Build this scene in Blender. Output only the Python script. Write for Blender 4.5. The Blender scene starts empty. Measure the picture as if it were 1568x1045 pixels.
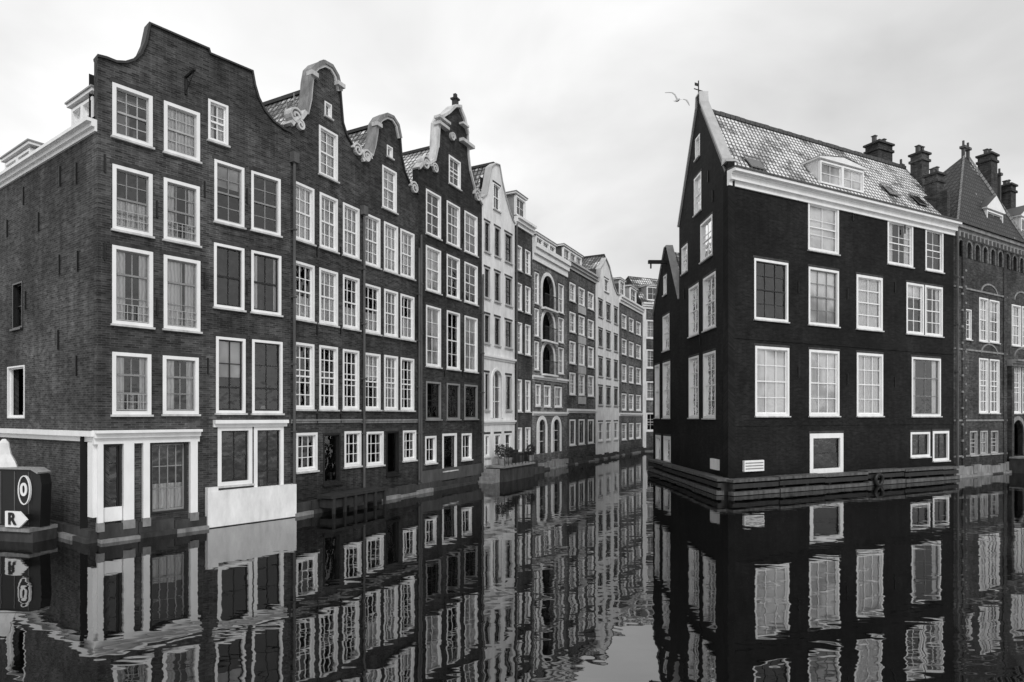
import bpy, math, random, bmesh
from mathutils import Vector
from mathutils.geometry import tessellate_polygon
random.seed(7)
sc = bpy.context.scene
FP, HZ, CX, EH = 940.0, 638.0, 784.0, 3.5   # estimated image-pixel constants (camera at the bridge, assumed eye height 3.5 m over water)

# ------------------------------------------------------------------ materials
def newmat(name):
    m = bpy.data.materials.new(name); m.use_nodes = True
    nt = m.node_tree; nt.nodes.clear()
    return m, nt, nt.nodes, nt.links
def g(v): return (v, v, v, 1)
MATS = {}
def brick_mat(name, base, var=0.45, mortar=1.9, stain=0.55, bw=0.21, bh=0.066):
    m, nt, N, L = newmat(name)
    out = N.new('ShaderNodeOutputMaterial'); bs = N.new('ShaderNodeBsdfPrincipled')
    uv = N.new('ShaderNodeUVMap'); uv.uv_map = 'UVMap'
    br = N.new('ShaderNodeTexBrick')
    br.inputs['Scale'].default_value = 1; br.inputs['Brick Width'].default_value = bw
    br.inputs['Row Height'].default_value = bh; br.inputs['Mortar Size'].default_value = 0.008
    br.inputs['Color1'].default_value = g(base*(1-var)); br.inputs['Color2'].default_value = g(base*(1+var))
    br.inputs['Mortar'].default_value = g(base*mortar)
    L.new(uv.outputs[0], br.inputs['Vector'])
    tc = N.new('ShaderNodeTexCoord')
    def noise(scale, detail, rough, vec, lo, hi, a, b_):
        n = N.new('ShaderNodeTexNoise'); n.inputs['Scale'].default_value = scale; n.inputs['Detail'].default_value = detail; n.inputs['Roughness'].default_value = rough
        L.new(vec, n.inputs['Vector']); r = N.new('ShaderNodeMapRange'); r.inputs[1].default_value=lo; r.inputs[2].default_value=hi; r.inputs[3].default_value=a; r.inputs[4].default_value=b_
        L.new(n.outputs[0], r.inputs[0]); return r.outputs[0]
    mp = N.new('ShaderNodeMapping'); mp.inputs['Scale'].default_value = (5, 5, 0.5); L.new(tc.outputs['Object'], mp.inputs['Vector'])
    # coursed blotches: groups of bricks of differing firing
    mpc = N.new('ShaderNodeMapping'); mpc.inputs['Scale'].default_value = (2.2, 9, 1); L.new(uv.outputs[0], mpc.inputs['Vector'])
    fs = [noise(.8, 9, .75, tc.outputs['Object'], .3, .7, 1-stain, 1+stain),
          noise(1, 4, .5, mp.outputs[0], .35, .75, 1+stain*.3, 1-stain*.6),
          noise(1.0, 3, .6, mpc.outputs[0], .3, .7, .62, 1.45),
          noise(.22, 2, .5, tc.outputs['Object'], .35, .65, .72, 1.32)]
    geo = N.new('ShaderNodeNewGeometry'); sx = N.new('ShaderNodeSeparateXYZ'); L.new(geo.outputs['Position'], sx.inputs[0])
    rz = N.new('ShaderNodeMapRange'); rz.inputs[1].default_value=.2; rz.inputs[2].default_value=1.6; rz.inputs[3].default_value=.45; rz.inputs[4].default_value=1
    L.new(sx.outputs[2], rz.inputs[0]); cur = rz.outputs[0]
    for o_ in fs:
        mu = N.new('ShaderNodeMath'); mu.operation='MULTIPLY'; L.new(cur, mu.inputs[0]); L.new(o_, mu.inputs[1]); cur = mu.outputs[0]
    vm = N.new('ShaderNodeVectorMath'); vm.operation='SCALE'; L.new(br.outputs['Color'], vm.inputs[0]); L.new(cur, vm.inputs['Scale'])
    L.new(vm.outputs[0], bs.inputs['Base Color'])
    bs.inputs['Roughness'].default_value = .85; bs.inputs['Specular IOR Level'].default_value = .2
    bp = N.new('ShaderNodeBump'); bp.inputs['Strength'].default_value=.5; bp.inputs['Distance'].default_value=.012; bp.invert=True
    L.new(br.outputs['Fac'], bp.inputs['Height']); L.new(bp.outputs[0], bs.inputs['Normal'])
    L.new(bs.outputs[0], out.inputs[0]); MATS[name]=m
def plain_mat(name, base, rough=.6, var=.2, spec=.4, scale=3, metal=0):
    m, nt, N, L = newmat(name)
    out = N.new('ShaderNodeOutputMaterial'); bs = N.new('ShaderNodeBsdfPrincipled')
    tc = N.new('ShaderNodeTexCoord'); n1 = N.new('ShaderNodeTexNoise'); n1.inputs['Scale'].default_value=scale; n1.inputs['Detail'].default_value=8; n1.inputs['Roughness'].default_value=.65
    mp = N.new('ShaderNodeMapping'); mp.inputs['Scale'].default_value=(1,1,.35); L.new(tc.outputs['Object'], mp.inputs[0])
    L.new(mp.outputs[0], n1.inputs['Vector'])
    r = N.new('ShaderNodeMapRange'); r.inputs[1].default_value=.3; r.inputs[2].default_value=.7; r.inputs[3].default_value=base*(1-var); r.inputs[4].default_value=min(base*(1+var*.6),.9)
    L.new(n1.outputs[0], r.inputs[0]); L.new(r.outputs[0], bs.inputs['Base Color'])
    bs.inputs['Roughness'].default_value=rough; bs.inputs['Specular IOR Level'].default_value=spec; bs.inputs['Metallic'].default_value=metal
    L.new(bs.outputs[0], out.inputs[0]); MATS[name]=m
def tile_mat(name, dark, light, snow):
    m, nt, N, L = newmat(name)
    out = N.new('ShaderNodeOutputMaterial'); bs = N.new('ShaderNodeBsdfPrincipled')
    uv = N.new('ShaderNodeUVMap'); uv.uv_map='UVMap'
    br = N.new('ShaderNodeTexBrick'); br.offset=0
    br.inputs['Scale'].default_value=1; br.inputs['Brick Width'].default_value=.27; br.inputs['Row Height'].default_value=.36
    br.inputs['Mortar Size'].default_value=.05; br.inputs['Mortar Smooth'].default_value=.5
    br.inputs['Color1'].default_value=g(dark*1.1); br.inputs['Color2'].default_value=g(light); br.inputs['Mortar'].default_value=g(dark*.25)
    L.new(uv.outputs[0], br.inputs['Vector'])
    tc = N.new('ShaderNodeTexCoord'); n1=N.new('ShaderNodeTexNoise'); n1.inputs['Scale'].default_value=.8; n1.inputs['Detail'].default_value=9; n1.inputs['Roughness'].default_value=.75
    L.new(tc.outputs['Object'], n1.inputs['Vector'])
    r=N.new('ShaderNodeMapRange'); r.inputs[1].default_value=.62-snow*.3; r.inputs[2].default_value=.70-snow*.3; r.inputs[4].default_value=.9
    L.new(n1.outputs[0], r.inputs[0])
    inv=N.new('ShaderNodeMapRange'); inv.inputs[3].default_value=1; inv.inputs[4].default_value=.05; L.new(br.outputs['Fac'], inv.inputs[0])
    mm=N.new('ShaderNodeMath'); mm.operation='MULTIPLY'; L.new(r.outputs[0], mm.inputs[0]); L.new(inv.outputs[0], mm.inputs[1])
    mx=N.new('ShaderNodeMixRGB'); L.new(mm.outputs[0], mx.inputs[0]); L.new(br.outputs['Color'], mx.inputs[1]); mx.inputs[2].default_value=g(.78)
    L.new(mx.outputs[0], bs.inputs['Base Color']); bs.inputs['Roughness'].default_value=.6
    bp=N.new('ShaderNodeBump'); bp.inputs['Strength'].default_value=1; bp.inputs['Distance'].default_value=.05; bp.invert=True
    L.new(br.outputs['Fac'], bp.inputs['Height']); L.new(bp.outputs[0], bs.inputs['Normal'])
    L.new(bs.outputs[0], out.inputs[0]); MATS[name]=m

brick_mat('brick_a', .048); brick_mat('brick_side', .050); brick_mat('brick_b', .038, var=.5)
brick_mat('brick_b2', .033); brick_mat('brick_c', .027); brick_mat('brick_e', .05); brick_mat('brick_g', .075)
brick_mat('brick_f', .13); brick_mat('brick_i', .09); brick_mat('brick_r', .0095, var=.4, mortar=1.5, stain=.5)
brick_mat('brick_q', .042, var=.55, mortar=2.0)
plain_mat('white_plaster', .8, .7, .22); plain_mat('white_paint', .84, .4, .10); plain_mat('grey_paint', .42, .45, .2)
plain_mat('grey_sash', .25, .45, .2); plain_mat('dark_paint', .02, .35, .3); plain_mat('stone', .24, .8, .5, scale=4)
plain_mat('dark_stone', .045, .8, .7, scale=3); plain_mat('light_stone', .58, .8, .4); plain_mat('timber', .025, .7, .5, scale=6)
plain_mat('coping_dark', .03, .6, .4); plain_mat('zinc', .3, .5, .3); plain_mat('iron', .010, .5, .3); plain_mat('lead', .07, .5, .3); plain_mat('pipe_paint', .09, .5, .4)
plain_mat('interior', .012, .9, .5, scale=1.5); plain_mat('wet_timber', .10, .6, .7, scale=5); plain_mat('cobble_ground', .12, .9, .4)  # interior: near-black, the darkness of unlit rooms put into the colour
plain_mat('feather', .4, .8, .2); plain_mat('tarpaulin', .75, .5, .2); plain_mat('foliage', .05, .7, .6, scale=12); plain_mat('dark_coat', .03, .9, .3); plain_mat('skin', .42, .6, .1)
tile_mat('tiles_light', .10, .34, .66); tile_mat('tiles_mid', .05, .17, .4); tile_mat('tiles_dark', .02, .05, .0)
m,nt,N,L=newmat('curtain'); out=N.new('ShaderNodeOutputMaterial'); d=N.new('ShaderNodeBsdfDiffuse'); uv=N.new('ShaderNodeUVMap'); uv.uv_map='UVMap'
w=N.new('ShaderNodeTexWave'); w.inputs['Scale'].default_value=3.2; w.inputs['Distortion'].default_value=3; w.inputs['Detail'].default_value=1; L.new(uv.outputs[0],w.inputs['Vector'])
r=N.new('ShaderNodeMapRange'); r.inputs[3].default_value=.68; r.inputs[4].default_value=.97; L.new(w.outputs['Fac'],r.inputs[0]); L.new(r.outputs[0],d.inputs[0]); L.new(d.outputs[0],out.inputs[0]); MATS['curtain']=m
m,nt,N,L=newmat('blind'); out=N.new('ShaderNodeOutputMaterial'); d=N.new('ShaderNodeBsdfDiffuse'); tc=N.new('ShaderNodeTexCoord')
w=N.new('ShaderNodeTexNoise'); w.inputs['Scale'].default_value=.7; L.new(tc.outputs['Object'],w.inputs['Vector'])
r=N.new('ShaderNodeMapRange'); r.inputs[1].default_value=.3; r.inputs[2].default_value=.6; r.inputs[3].default_value=.3; r.inputs[4].default_value=.97; L.new(w.outputs['Fac'],r.inputs[0]); L.new(r.outputs[0],d.inputs[0]); L.new(d.outputs[0],out.inputs[0]); MATS['blind']=m
m,nt,N,L=newmat('window_glass'); out=N.new('ShaderNodeOutputMaterial'); t=N.new('ShaderNodeBsdfTransparent'); t.inputs[0].default_value=g(.98)
gl=N.new('ShaderNodeBsdfGlossy'); gl.inputs['Roughness'].default_value=.01; gl.inputs[0].default_value=g(.95)
fr=N.new('ShaderNodeFresnel'); fr.inputs[0].default_value=1.6; ad=N.new('ShaderNodeMath'); ad.operation='ADD'; ad.use_clamp=True; ad.inputs[1].default_value=.05; L.new(fr.outputs[0],ad.inputs[0])
tc=N.new('ShaderNodeTexCoord'); nz=N.new('ShaderNodeTexNoise'); nz.inputs['Scale'].default_value=2.2; L.new(tc.outputs['Object'],nz.inputs['Vector'])
bp=N.new('ShaderNodeBump'); bp.inputs['Strength'].default_value=.5; bp.inputs['Distance'].default_value=.06; L.new(nz.outputs[0],bp.inputs['Height']); L.new(bp.outputs[0],gl.inputs['Normal'])
mx=N.new('ShaderNodeMixShader'); L.new(ad.outputs[0],mx.inputs[0]); L.new(t.outputs[0],mx.inputs[1]); L.new(gl.outputs[0],mx.inputs[2]); L.new(mx.outputs[0],out.inputs[0]); MATS['window_glass']=m
m,nt,N,L=newmat('canal_water'); out=N.new('ShaderNodeOutputMaterial'); df=N.new('ShaderNodeBsdfDiffuse'); df.inputs[0].default_value=g(.003)
gl=N.new('ShaderNodeBsdfGlossy'); gl.inputs['Roughness'].default_value=.012; gl.inputs[0].default_value=g(.9)
fr=N.new('ShaderNodeFresnel'); fr.inputs[0].default_value=1.6
fa=N.new('ShaderNodeMath'); fa.operation='MULTIPLY_ADD'; fa.inputs[1].default_value=.72; fa.inputs[2].default_value=.20; fa.use_clamp=True; L.new(fr.outputs[0],fa.inputs[0])
tc=N.new('ShaderNodeTexCoord')
mp=N.new('ShaderNodeMapping'); mp.inputs['Scale'].default_value=(.6,1.15,1); mp.inputs['Rotation'].default_value=(0,0,.25); L.new(tc.outputs['Object'],mp.inputs[0])
n1=N.new('ShaderNodeTexNoise'); n1.inputs['Scale'].default_value=1.3; n1.inputs['Detail'].default_value=2; n1.inputs['Distortion'].default_value=.5; L.new(mp.outputs[0],n1.inputs['Vector'])
n2=N.new('ShaderNodeTexNoise'); n2.inputs['Scale'].default_value=4.2; n2.inputs['Detail'].default_value=1; L.new(mp.outputs[0],n2.inputs['Vector'])
n3=N.new('ShaderNodeTexNoise'); n3.inputs['Scale'].default_value=.12; L.new(tc.outputs['Object'],n3.inputs['Vector'])
pr=N.new('ShaderNodeMapRange'); pr.inputs[1].default_value=.35; pr.inputs[2].default_value=.65; pr.inputs[3].default_value=.5; pr.inputs[4].default_value=.9; L.new(n3.outputs[0],pr.inputs[0])
b1=N.new('ShaderNodeBump'); L.new(pr.outputs[0],b1.inputs['Strength']); b1.inputs['Distance'].default_value=.0072; L.new(n1.outputs[0],b1.inputs['Height'])
b2=N.new('ShaderNodeBump'); L.new(pr.outputs[0],b2.inputs['Strength']); b2.inputs['Distance'].default_value=.0013; L.new(n2.outputs[0],b2.inputs['Height']); L.new(b1.outputs[0],b2.inputs['Normal'])
L.new(b2.outputs[0],gl.inputs['Normal']); 
mx=N.new('ShaderNodeMixShader'); L.new(fa.outputs[0],mx.inputs[0]); L.new(df.outputs[0],mx.inputs[1]); L.new(gl.outputs[0],mx.inputs[2]); L.new(mx.outputs[0],out.inputs[0]); MATS['canal_water']=m

# ------------------------------------------------------------------ builders
class Bld:
    def __init__(s, name): s.name=name; s.parts={}
    def poly(s, part, mat, pts, uvs=None):
        P=s.parts.setdefault((part,mat),([],[],[]))
        i=len(P[0]); P[0].extend([tuple(p) for p in pts]); P[1].append(tuple(range(i,i+len(pts))))
        P[2].append(uvs if uvs else [(p[0]+p[1],p[2]) for p in pts])
    def finish(s):
        e=bpy.data.objects.new(s.name,None); sc.collection.objects.link(e); used={}
        for (part,mat),(v,f,u) in s.parts.items():
            me=bpy.data.meshes.new(s.name+'_'+part); me.from_pydata(v,[],f)
            uvl=me.uv_layers.new(name='UVMap'); k=0
            for fu in u:
                for c in fu: uvl.data[k].uv=c; k+=1
            me.materials.append(MATS[mat]); me.update()
            n=part if part not in used else part+'_'+mat; used[part]=1
            o=bpy.data.objects.new(n,me); sc.collection.objects.link(o); o.parent=e
        s.empty=e; return e
J=lambda k=.012: random.uniform(-k,k)
class Fac:
    """vertical plane in plan from P0 towards P1; outward normal faces the canal"""
    def __init__(s,b,P0,P1,flip=False):
        s.b=b; s.P0=Vector((P0[0],P0[1],0)); s.P1=Vector((P1[0],P1[1],0)); dd=s.P1-s.P0; s.len=dd.length; s.u=dd/s.len
        n=Vector((s.u.y,-s.u.x,0)); s.n=-n if flip else n; s.holes=[]
    def pt(s,a,n,z): p=s.P0+s.u*a+s.n*n; return (p.x,p.y,z)
    def s_at(s,px):
        r=(px-CX)/FP; return (r*s.P0.y-s.P0.x)/(s.u.x-r*s.u.y)
    def z_at(s,px,py):
        a=s.s_at(px); d=s.P0.y+s.u.y*a; return EH+(HZ-py)*d/FP
    def p(s,px,py): return (s.s_at(px), s.z_at(px,py))
    def box(s,part,mat,s0,s1,z0,z1,n0,n1):
        q=s.pt; P=s.b.poly
        P(part,mat,[q(s0,n1,z0),q(s1,n1,z0),q(s1,n1,z1),q(s0,n1,z1)],[(s0,z0),(s1,z0),(s1,z1),(s0,z1)])
        P(part,mat,[q(s0,n0,z0),q(s1,n0,z0),q(s1,n0,z1),q(s0,n0,z1)],[(s0,z0),(s1,z0),(s1,z1),(s0,z1)])
        for a in (s0,s1): P(part,mat,[q(a,n0,z0),q(a,n1,z0),q(a,n1,z1),q(a,n0,z1)],[(n0,z0),(n1,z0),(n1,z1),(n0,z1)])
        for z in (z0,z1): P(part,mat,[q(s0,n0,z),q(s1,n0,z),q(s1,n1,z),q(s0,n1,z)],[(s0,n0),(s1,n0),(s1,n1),(s0,n1)])
    def wall(s,mat,outline,th=.3,part='walls',back=True):
        loops=[[Vector((a,z,0)) for a,z in outline]]+[[Vector((a,z,0)) for a,z in h] for h in s.holes]
        flat=[v for l in loops for v in l]; tr=tessellate_polygon(loops)
        for t in tr:
            pts=[flat[i] if isinstance(i,int) else i for i in t]
            s.b.poly(part,mat,[s.pt(p.x,0,p.y) for p in pts],[(p.x,p.y) for p in pts])
            if back: s.b.poly(part,mat,[s.pt(p.x,-th,p.y) for p in pts],[(p.x,p.y) for p in pts])
        for l in loops:
            for i in range(len(l)):
                a=l[i]; c=l[(i+1)%len(l)]
                s.b.poly(part,mat,[s.pt(a.x,0,a.y),s.pt(c.x,0,c.y),s.pt(c.x,-th,c.y),s.pt(a.x,-th,a.y)],[(a.x,a.y),(c.x+.01,c.y),(c.x+.01,c.y+th),(a.x,a.y+th)])
    def strip(s,part,mat,path,w,n0,n1,inn=0.0):
        P=[Vector((a,z)) for a,z in path]; O=[];I=[]
        for i in range(len(P)):
            d=Vector((0,0))
            if i>0: d+=(P[i]-P[i-1]).normalized()
            if i<len(P)-1: d+=(P[i+1]-P[i]).normalized()
            d.normalize(); nn=Vector((-d.y,d.x)); O.append(P[i]+nn*w); I.append(P[i]-nn*inn)
        q=s.pt
        for i in range(len(P)-1):
            a,b_,c,d=I[i],I[i+1],O[i+1],O[i]
            for n in (n0,n1): s.b.poly(part,mat,[q(p.x,n,p.y) for p in (a,b_,c,d)],[(p.x,p.y) for p in (a,b_,c,d)])
            for e,f in ((a,b_),(c,d),(b_,c),(d,a)): s.b.poly(part,mat,[q(e.x,n0,e.y),q(f.x,n0,f.y),q(f.x,n1,f.y),q(e.x,n1,e.y)])
    def volute(s,part,mat,a,z,r,turn=1,w=.07,n0=-.2,n1=.14,start=0):
        path=[]
        for k in range(23):
            t=k/22*math.pi*3.2; rr=r*(1-k/22*.78); path.append((a+turn*rr*math.cos(t+start),z+rr*math.sin(t+start)))
        s.strip(part,mat,path,w/2,n0,n1,inn=w/2)
        disc=[(a+r*.8*math.cos(t*math.pi/6),z+r*.8*math.sin(t*math.pi/6)) for t in range(12)]
        s.b.poly(part,'stone',[s.pt(x,.07,y) for x,y in disc])
    def window(s,s0,s1,z0,z1,nx=2,ny=4,cas='white_paint',sash='white_paint',fill='d',cw=.085,mt=.028,rail=.5,sill=True,hole=True,off=0,glass=True):
        if s0>s1: s0,s1=s1,s0
        if z0>z1: z0,z1=z1,z0
        s0+=J(); s1+=J(); z0+=J(); z1+=J()
        i=.02; o=off+J(.004)
        if hole: s.holes.append([(s0+i,z0+i),(s1-i,z0+i),(s1-i,z1-i),(s0+i,z1-i)])
        F='window_frames'
        s.box(F,cas,s0,s0+cw,z0,z1,-.14+o,.02+o); s.box(F,cas,s1-cw,s1,z0,z1,-.14+o,.02+o)
        s.box(F,cas,s0+cw,s1-cw,z1-cw,z1,-.14+o,.02+o); s.box(F,cas,s0+cw,s1-cw,z0,z0+cw,-.14+o,.02+o)
        if sill: s.box('sills',cas if cas!='white_paint' else 'light_stone',s0-.04,s1+.04,z0-.06,z0-.002,-.02+o,.09+o)
        if hole and z1<17: s.box('lintels','dark_stone',s0-.06,s1+.06,z1+.003,z1+.12,-.02,.008)
        a,b_,c,d=s0+cw,s1-cw,z0+cw,z1-cw; sw=.04; S='window_sashes'
        n0,n1=-.13+o,-.07+o
        s.box(S,sash,a,a+sw,c,d,n0,n1); s.box(S,sash,b_-sw,b_,c,d,n0,n1); s.box(S,sash,a+sw,b_-sw,d-sw,d,n0,n1); s.box(S,sash,a+sw,b_-sw,c,c+sw*1.4,n0,n1)
        zm=c+(d-c)*rail
        if rail: s.box(S,sash,a+sw,b_-sw,zm-.028,zm+.028,n0,n1+.015)
        xs=[a+(b_-a)*k/nx for k in range(nx+1)]; zs=[c+(d-c)*k/ny for k in range(ny+1)]
        for x in xs[1:-1]: s.box(S,sash,x-mt/2,x+mt/2,c,d,-.12+o,-.078+o)
        for z in zs[1:-1]:
            if rail==0 or abs(z-zm)>.08: s.box(S,sash,a,b_,z-mt/2,z+mt/2,-.12+o,-.080+o)
        n=-.10+o
        if glass:
          for k in range(nx):
            for l in range(ny):
                j=[random.uniform(-.007,.007) for _ in range(3)]
                s.b.poly('glass','window_glass',[s.pt(xs[k],n+j[0],zs[l]),s.pt(xs[k+1],n+j[1],zs[l]),s.pt(xs[k+1],n+j[1]+j[2],zs[l+1]),s.pt(xs[k],n+j[0]+j[2],zs[l+1])])
        if hole:
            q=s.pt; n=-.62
            s.b.poly('interior','interior',[q(s0-.4,n,z0-.3),q(s1+.4,n,z0-.3),q(s1+.4,n,z1+.3),q(s0-.4,n,z1+.3)])  # dark sheet behind the opening, painted stand-in for the unlit room
        n=-.155 if hole else -.125+o
        def cur(x0,x1,y0,y1,mat='curtain'):
            K=max(2,int((x1-x0)/.11)); dn=.02 if (mat=='curtain' and hole) else 0
            for k in range(K):
                xa=x0+(x1-x0)*k/K; xb=x0+(x1-x0)*(k+1)/K; na=n-(k%2)*dn; nb=n-((k+1)%2)*dn
                s.b.poly('curtains',mat,[s.pt(xa,na,y0),s.pt(xb,nb,y0),s.pt(xb,nb,y1),s.pt(xa,na,y1)],[(xa,y0),(xb,y0),(xb,y1),(xa,y1)])
        if fill=='?': fill=random.choice('ddhhbcl')
        if not hole and fill=='d': cur(a,b_,c,d,'interior')  # no opening here: near-black sheet behind the panes as painted room darkness
        W=b_-a; Hh=d-c
        if fill=='c':
            if random.random()<.35: gp=random.uniform(.3,.6)*W; cur(a,a+gp-.03,c,d); cur(a+gp+.05,b_,c,d)
            else: cur(a,b_,c,d)
        elif fill=='l': cur(a,b_,c,c+Hh*random.uniform(.4,.55))
        elif fill=='b': cur(a,b_,c+Hh*random.uniform(.3,.75),d,'blind')
        elif fill=='B': cur(a,b_,c,d,'blind')
        elif fill=='h':
            k=random.uniform(.18,.34); cur(a,a+W*k,c,d); cur(b_-W*k*random.uniform(.6,1.1),b_,c,d)
        if hole and fill in 'dhl' and W>.5 and random.random()<.5:
            # things standing on the window sill
            x=a+W*random.uniform(.2,.7); h=random.uniform(.15,.4); s.box('sill_objects',random.choice(['grey_paint','stone','foliage','light_stone']),x,x+random.uniform(.08,.2),c,c+h,-.34,-.24)
    def rows(s,xr,y0,y1,cols,fills='?',**kw):
        z1=s.z_at(xr,y0); z0=s.z_at(xr,y1)
        for i,(a,b_) in enumerate(cols): s.window(s.s_at(a),s.s_at(b_),z0,z1,fill=fills[i%len(fills)],**kw)
    def guard(s,xr,y0,cols,h=.45):
        z=s.z_at(xr,y0)
        for a,b_ in cols:
            a0=s.s_at(a)+.1; a1=s.s_at(b_)-.1
            for k in (0,.5,1): s.box('window_guards','grey_paint',a0,a1,z+.12+h*k,z+.14+h*k,-.03,-.01)
            t=a0
            while t<a1: s.box('window_guards','grey_paint',t,t+.014,z+.12,z+.12+h,-.028,-.014); t+=.14
    def arch(s,s0,s1,z0,z1,frame='white_paint',w=.12,glass=True,deep=.5):
        r=(s1-s0)/2; cx=(s0+s1)/2; path=[(s0,z0),(s0,z1-r)]+[(cx-r*math.cos(t*math.pi/10),z1-r+r*math.sin(t*math.pi/10)) for t in range(1,10)]+[(s1,z1-r),(s1,z0)]
        s.holes.append([(a,z) for a,z in reversed(path)])
        s.strip('window_frames',frame,path,w,-.05,.05)
        q=s.pt; s.b.poly('interior','interior',[q(s0-.3,-deep,z0-.3),q(s1+.3,-deep,z0-.3),q(s1+.3,-deep,z1+.3),q(s0-.3,-deep,z1+.3)])  # near-black backing paints the recess shade behind the arch
        if glass:
            s.b.poly('glass','window_glass',[q(s0,-.2,z0),q(s1,-.2,z0),q(s1,-.2,z1),q(s0,-.2,z1)])
            s.box('window_sashes',frame,cx-.03,cx+.03,z0,z1,-.19,-.15); 
            for k in (.35,.65): s.box('window_sashes',frame,s0,s1,z0+(z1-z0)*k-.02,z0+(z1-z0)*k+.02,-.18,-.15)
    def cornice(s,mat,s0,s1,z0,z1,steps=((.0,.10),(.4,.22),(.75,.34))):
        for i,(k,n) in enumerate(steps):
            k2=steps[i+1][0] if i+1<len(steps) else 1
            s.box('cornice',mat,s0,s1,z0+(z1-z0)*k,z0+(z1-z0)*k2,-.05,n)
    def sides(s,mat,ze,depth,s0=None,s1=None,zb=-.5):
        s0=0 if s0 is None else s0; s1=s.len if s1 is None else s1; q=s.pt
        for a in (s0+.012,s1-.012): s.b.poly('side_walls',mat,[q(a,-.02,zb),q(a,-depth,zb),q(a,-depth,ze),q(a,-.02,ze)],[(0,zb),(depth,zb),(depth,ze),(0,ze)])
        s.b.poly('side_walls',mat,[q(s0,-depth,zb),q(s1,-depth,zb),q(s1,-depth,ze),q(s0,-depth,ze)],[(s0,zb),(s1,zb),(s1,ze),(s0,ze)])
    def gable_roof(s,mat,ze,zr,depth,s0=None,s1=None,sr=None,wm='brick_b'):
        s0=0 if s0 is None else s0; s1=s.len if s1 is None else s1; sr=(s0+s1)/2 if sr is None else sr; q=s.pt
        for a in (s0,s1):
            l=math.hypot(sr-a,zr-ze)
            s.b.poly('roof',mat,[q(a,-.25,ze),q(a,-depth,ze),q(sr,-depth,zr),q(sr,-.25,zr)],[(0,0),(depth,0),(depth,l),(0,l)])
        s.b.poly('side_walls',wm,[q(s0,-depth,ze),q(s1,-depth,ze),q(sr,-depth,zr)])
        s.b.poly('side_walls',wm,[q(s0,-.26,ze),q(s1,-.26,ze),q(sr,-.26,zr)])
        s.box('roof_ridge','coping_dark',sr-.1,sr+.1,zr-.04,zr+.1,-depth,-.3)
    def eave_roof(s,mat,ze,zr,depth,s0=None,s1=None,wm='brick_b',run=None):
        s0=0 if s0 is None else s0; s1=s.len if s1 is None else s1; q=s.pt; h=run or depth/2; l=math.hypot(h,zr-ze)
        s.b.poly('roof',mat,[q(s0,-.05,ze),q(s1,-.05,ze),q(s1,-h,zr),q(s0,-h,zr)],[(s0,0),(s1,0),(s1,l),(s0,l)])
        s.b.poly('roof',mat,[q(s0,-depth,ze),q(s1,-depth,ze),q(s1,-h,zr),q(s0,-h,zr)],[(s0,0),(s1,0),(s1,l),(s0,l)])
        for a in (s0+.01,s1-.01): s.b.poly('side_walls',wm,[q(a,-.05,ze),q(a,-depth,ze),q(a,-h,zr)])
    def pipe(s,part,mat,a,z0,z1,r=.05,n=.1):
        q=s.pt; K=8
        ring=[(a+r*math.cos(2*math.pi*k/K),n+r*math.sin(2*math.pi*k/K)) for k in range(K)]
        for k in range(K):
            (x0,m0),(x1,m1)=ring[k],ring[(k+1)%K]
            s.b.poly(part,mat,[q(x0,m0,z0),q(x1,m1,z0),q(x1,m1,z1),q(x0,m0,z1)])
        for z in [z0+(z1-z0)*t/5 for t in range(1,5)]: s.box(part,mat,a-r*1.4,a+r*1.4,z,z+.05,0.0,n+r*1.3)
    def anchor(s,px,py,h=.55): 
        a,z=s.p(px,py); s.box('wall_anchors','iron',a-.02,a+.02,z-h/2,z+h/2,.0,.05)
    def dormer(s,s0,s1,z0,z1,n0,n1,nx=2,cas='white_paint',rf='zinc',side='zinc',peak=0,fill='d'):
        s.box('dormer_cheeks',side,s0+.06,s1-.06,z0,z1,n0,n1-.06)
        k=max(1,nx//2); w=(s1-s0-.1)/k
        for i in range(k): s.window(s0+.05+i*w,s0+.05+(i+1)*w,z0+.12,z1-.08,nx=2,ny=2,rail=0,cas=cas,sill=False,hole=False,off=n1+.11,fill=fill)
        s.box('dormer_roof',cas,s0-.1,s1+.1,z1+.01,z1+.1,n0,n1+.2)
        if peak:
            q=s.pt; c=(s0+s1)/2; zt=z1+.102
            for a in (s0-.14,s1+.14): s.b.poly('dormer_roof',rf,[q(a,n1+.24,zt),q(a,n0,zt),q(c,n0,zt+peak),q(c,n1+.24,zt+peak)])
            s.b.poly('dormer_roof',cas,[q(s0-.12,n1+.2,zt),q(s1+.12,n1+.2,zt),q(c,n1+.2,zt+peak-.03)])
        else: s.box('dormer_roof',rf,s0-.13,s1+.13,z1+.102,z1+.15,n0,n1+.24)
    def chimney(s,a0,a1,n0,n1,z0,z1,mat='brick_c',pots=2):
        s.box('chimney',mat,a0,a1,z0,z1,n0,n1); s.box('chimney',mat,a0-.08,a1+.08,z1-.45,z1-.3,n0-.08,n1+.08); s.box('chimney','dark_stone',a0-.1,a1+.1,z1+.002,z1+.12,n0-.1,n1+.1)
        for i in range(pots):
            c=a0+(a1-a0)*(i+.5)/pots; m=(n0+n1)/2; h=random.uniform(.25,.45); s.box('chimney_pots','lead',c-.1,c+.1,z1+.12,z1+.12+h,m-.1,m+.1)
            s.box('chimney_pots','lead',c-.14,c+.14,z1+.12+h,z1+.17+h,m-.14,m+.14)
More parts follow.
